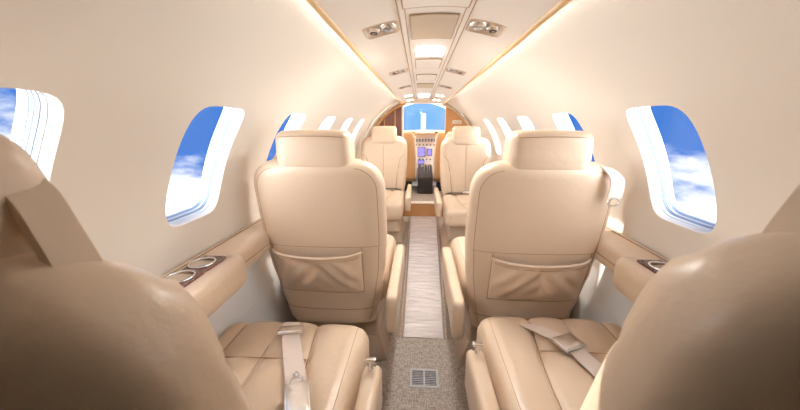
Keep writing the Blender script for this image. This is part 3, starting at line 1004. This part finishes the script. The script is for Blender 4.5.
for k in range(9):
    for j in range(2): lathe(bm, [(.012,-.012),(.012,-.004),(.006,0)], (-.20+.055*k, -.012, .62-.22*j), axis='Y', n=12)
finish('dial_row', bm, M['dark'], t)
# compass post on the glareshield
t = thing('windscreen_post', 'white upright post in the middle of the windscreen', 'post', (.016,4.80,1.04))
finish('post', rbox(bmesh.new(), (0,0,.12), (.036,.012,.12), .006, (2,2,4)), M['white'], t)
finish('compass', rbox(bmesh.new(), (0,-.006,.02), (.03,.025,.022), .01, (2,2,2)), M['greige'], t)
# centre pedestal
t = thing('centre_pedestal', 'dark cockpit pedestal with levers between the two pilot seats', 'pedestal', (.05,4.55,.17))
def pdf(q, n): return Vector((q.x, q.y, q.z*(1+(.5*q.y/.3 if q.z > 0 else 0))))
finish('pedestal_body', rbox(bmesh.new(), (0,0,.151), (.105,.25,.15), .015, (2,4,2), pdf), M['dark'], t)
for k, x in enumerate((-.05,-.015,.03,.06)):
    bm = bmesh.new(); tube(bm, [(x,-.02,.28),(x,-.05,.36+.01*k)], .006, 8); lv = finish('lever', bm, M['chrome_dull'], t)
    finish('lever_knob', rbox(bmesh.new(), (x,-.05,.37+.01*k), (.013,.013,.013), .008, (2,2,2)), M['orange_wood' if k % 2 else 'white'], lv)
finish('radio_face', rbox(bmesh.new(), (0,-.10,.255), (.085,.10,.006), .003, (2,2,1), rot=Matrix.Rotation(.3,3,'X')), M['panelgrey'], t)

# pilot seats
def pilot_seat(loc, label, w=.22, m='tan', cd_=.18):
    t = thing('pilot_seat', label, 'seat', loc, 0, 'tan pilot seats')
    def bd(q, n):
        k = (q.z+.36)/.72
        return Vector((q.x*(1-.18*k**3), q.y-.10*k+.02*(q.x/.2)**2, q.z))
    finish('backrest', rbox(bmesh.new(), (0,.03,.52), (w,.055,.34), .05, (8,4,12), bd), M[m], t, angle=180)
    bm = bmesh.new()
    for s in (-1, 1):
        P = []
        for k in range(20):
            z = -.32+.60*k/19; kk = (z+.36)/.72
            P.append((s*(w-.004)*(1-.18*kk**3), .03-.10*kk+.02-.03, .52+z))
        tube(bm, P, .014, 8)
    finish('edge_piping', bm, M['fleece'], t, label='white fleece edge')
    finish('headrest', rbox(bmesh.new(), (0,-.06,.90), (.11,.04,.06), .03, (5,3,3)), M[m], t, angle=180) if False else None
    finish('seat_cushion', rbox(bmesh.new(), (0,.05+cd_,.20), (w,cd_,.06), .04, (5,5,3)), M[m], t, angle=180)
    finish('seat_base', rbox(bmesh.new(), (0,.05+cd_,.07), (w*.7,cd_*.8,.07), .01, (2,2,2)), M['dark'], t)
    finish('armrest', rbox(bmesh.new(), (math.copysign(w+.03, loc[0]),.16,.36), (.022,.15,.022), .015, (2,4,2)), M[m], t, angle=180)
    return t
pilot_seat((-.30,4.42,.17), 'tan pilot seat left of the cockpit pedestal, white piped edge')
pilot_seat((.385,4.42,.17), 'tan pilot seat right of the cockpit pedestal, white piped edge')
js = pilot_seat((.455,3.92,.18), 'narrow tan jump seat beyond the doorway side of the far right seat', .20, 'leather', .05)
js.name = 'jump_seat'; js['category'] = 'seat'; del js['group']

# aft bulkhead
bm = bmesh.new()
pts = [(.68,-.02),(.74,.6)]+[(R0*cos(PI*k/24), ZC+R0*sin(PI*k/24)) for k in range(25)]+[(-.74,.6),(-.68,-.02)]
f = [bm.verts.new((x, Y0+.002, z)) for x, z in pts]; bm.faces.new(f)
finish('wall_back', bm, M['wall'], kind='structure', smooth=False)

# ------------------------------------------------------------------ sky
w = bpy.data.worlds.new('World'); bpy.context.scene.world = w; w.use_nodes = True
nt = w.node_tree; nt.nodes.clear()
out = nt.nodes.new('ShaderNodeOutputWorld'); bg = nt.nodes.new('ShaderNodeBackground'); tc = nt.nodes.new('ShaderNodeTexCoord')
sep = nt.nodes.new('ShaderNodeSeparateXYZ'); nt.links.new(tc.outputs['Generated'], sep.inputs[0])
mp = nt.nodes.new('ShaderNodeMapping'); mp.inputs['Scale'].default_value = (1,1,2.2); mp.inputs['Location'].default_value = (.0,.2,.0)
nt.links.new(tc.outputs['Generated'], mp.inputs[0])
n1 = nt.nodes.new('ShaderNodeTexNoise'); n1.inputs['Scale'].default_value = 4.0; n1.inputs['Detail'].default_value = 9; n1.inputs['Roughness'].default_value = .58
nt.links.new(mp.outputs[0], n1.inputs['Vector'])
def math_(op, a, b):
    m = nt.nodes.new('ShaderNodeMath'); m.operation = op
    for i, v in enumerate((a, b)):
        if isinstance(v, (int, float)): m.inputs[i].default_value = v
        else: nt.links.new(v, m.inputs[i])
    return m.outputs[0]
# more cloud low down and abeam, clear ahead
s1 = math_('MULTIPLY', sep.outputs['Z'], -1.3)
s2 = math_('MULTIPLY', math_('MAXIMUM', math_('SUBTRACT', .72, sep.outputs['Y']), -.12), 1.2)
s3 = math_('MULTIPLY', sep.outputs['X'], .04)
tot = math_('ADD', math_('ADD', math_('ADD', n1.outputs['Fac'], s1), s2), s3)
def ramp(v, a, b):
    mr = nt.nodes.new('ShaderNodeMapRange'); mr.interpolation_type = 'SMOOTHSTEP'
    mr.inputs['From Min'].default_value = a; mr.inputs['From Max'].default_value = b
    nt.links.new(v, mr.inputs[0]); return mr.outputs[0]
def mix(f, A, B):
    m = nt.nodes.new('ShaderNodeMix'); m.data_type = 'RGBA'
    nt.links.new(f, m.inputs['Factor'])
    for k, v in (('A', A), ('B', B)):
        if isinstance(v, tuple): m.inputs[k].default_value = v
        else: nt.links.new(v, m.inputs[k])
    return m.outputs['Result']
blue = mix(ramp(sep.outputs['Y'], .93, .99), lin((42,86,148)), lin((88,130,168)))
c1 = mix(ramp(tot, .49, .68), blue, (.46,.48,.51,1))
c2 = mix(ramp(tot, .68, 1.0), c1, (CLOUD,CLOUD,CLOUD*1.02,1))
nt.links.new(c2, bg.inputs['Color']); bg.inputs['Strength'].default_value = 1.0
nt.links.new(bg.outputs[0], out.inputs[0])

sun = bpy.data.lights.new('sun', 'SUN'); sun.energy = 2.2; sun.angle = .012; sun.color = (1,.93,.82)
so = bpy.data.objects.new('sun', sun); COL.objects.link(so)
so.rotation_euler = Vector((1.38,-.78,-.43)).to_track_quat('-Z','Y').to_euler()
# ------------------------------------------------------------------ camera
F = 310.0
pitch = math.atan(81/F); yaw = math.atan(20*cos(pitch)/F)
cam = bpy.data.cameras.new('camera'); co = bpy.data.objects.new('camera', cam); COL.objects.link(co)
cam.sensor_fit = 'HORIZONTAL'; cam.sensor_width = 36; cam.lens = F/800*36
cam.clip_start = .01
co.location = (-.035, 0, 1.13)
co.rotation_euler = (PI/2-pitch, 0, yaw)
cam.dof.use_dof = True; cam.dof.focus_distance = 1.4; cam.dof.aperture_fstop = 5.6

sc = bpy.context.scene
sc.camera = co
sc.view_settings.view_transform = 'Standard'; sc.view_settings.look = 'None'
sc.view_settings.gamma = 1; sc.view_settings.exposure = 1.36
sc.cycles.max_bounces = 16; sc.cycles.diffuse_bounces = 10; sc.cycles.glossy_bounces = 4; sc.cycles.transparent_max_bounces = 12
sc.cycles.use_denoising = True
sc.cycles.caustics_reflective = False; sc.cycles.caustics_refractive = False
sc.cycles.sample_clamp_indirect = 6
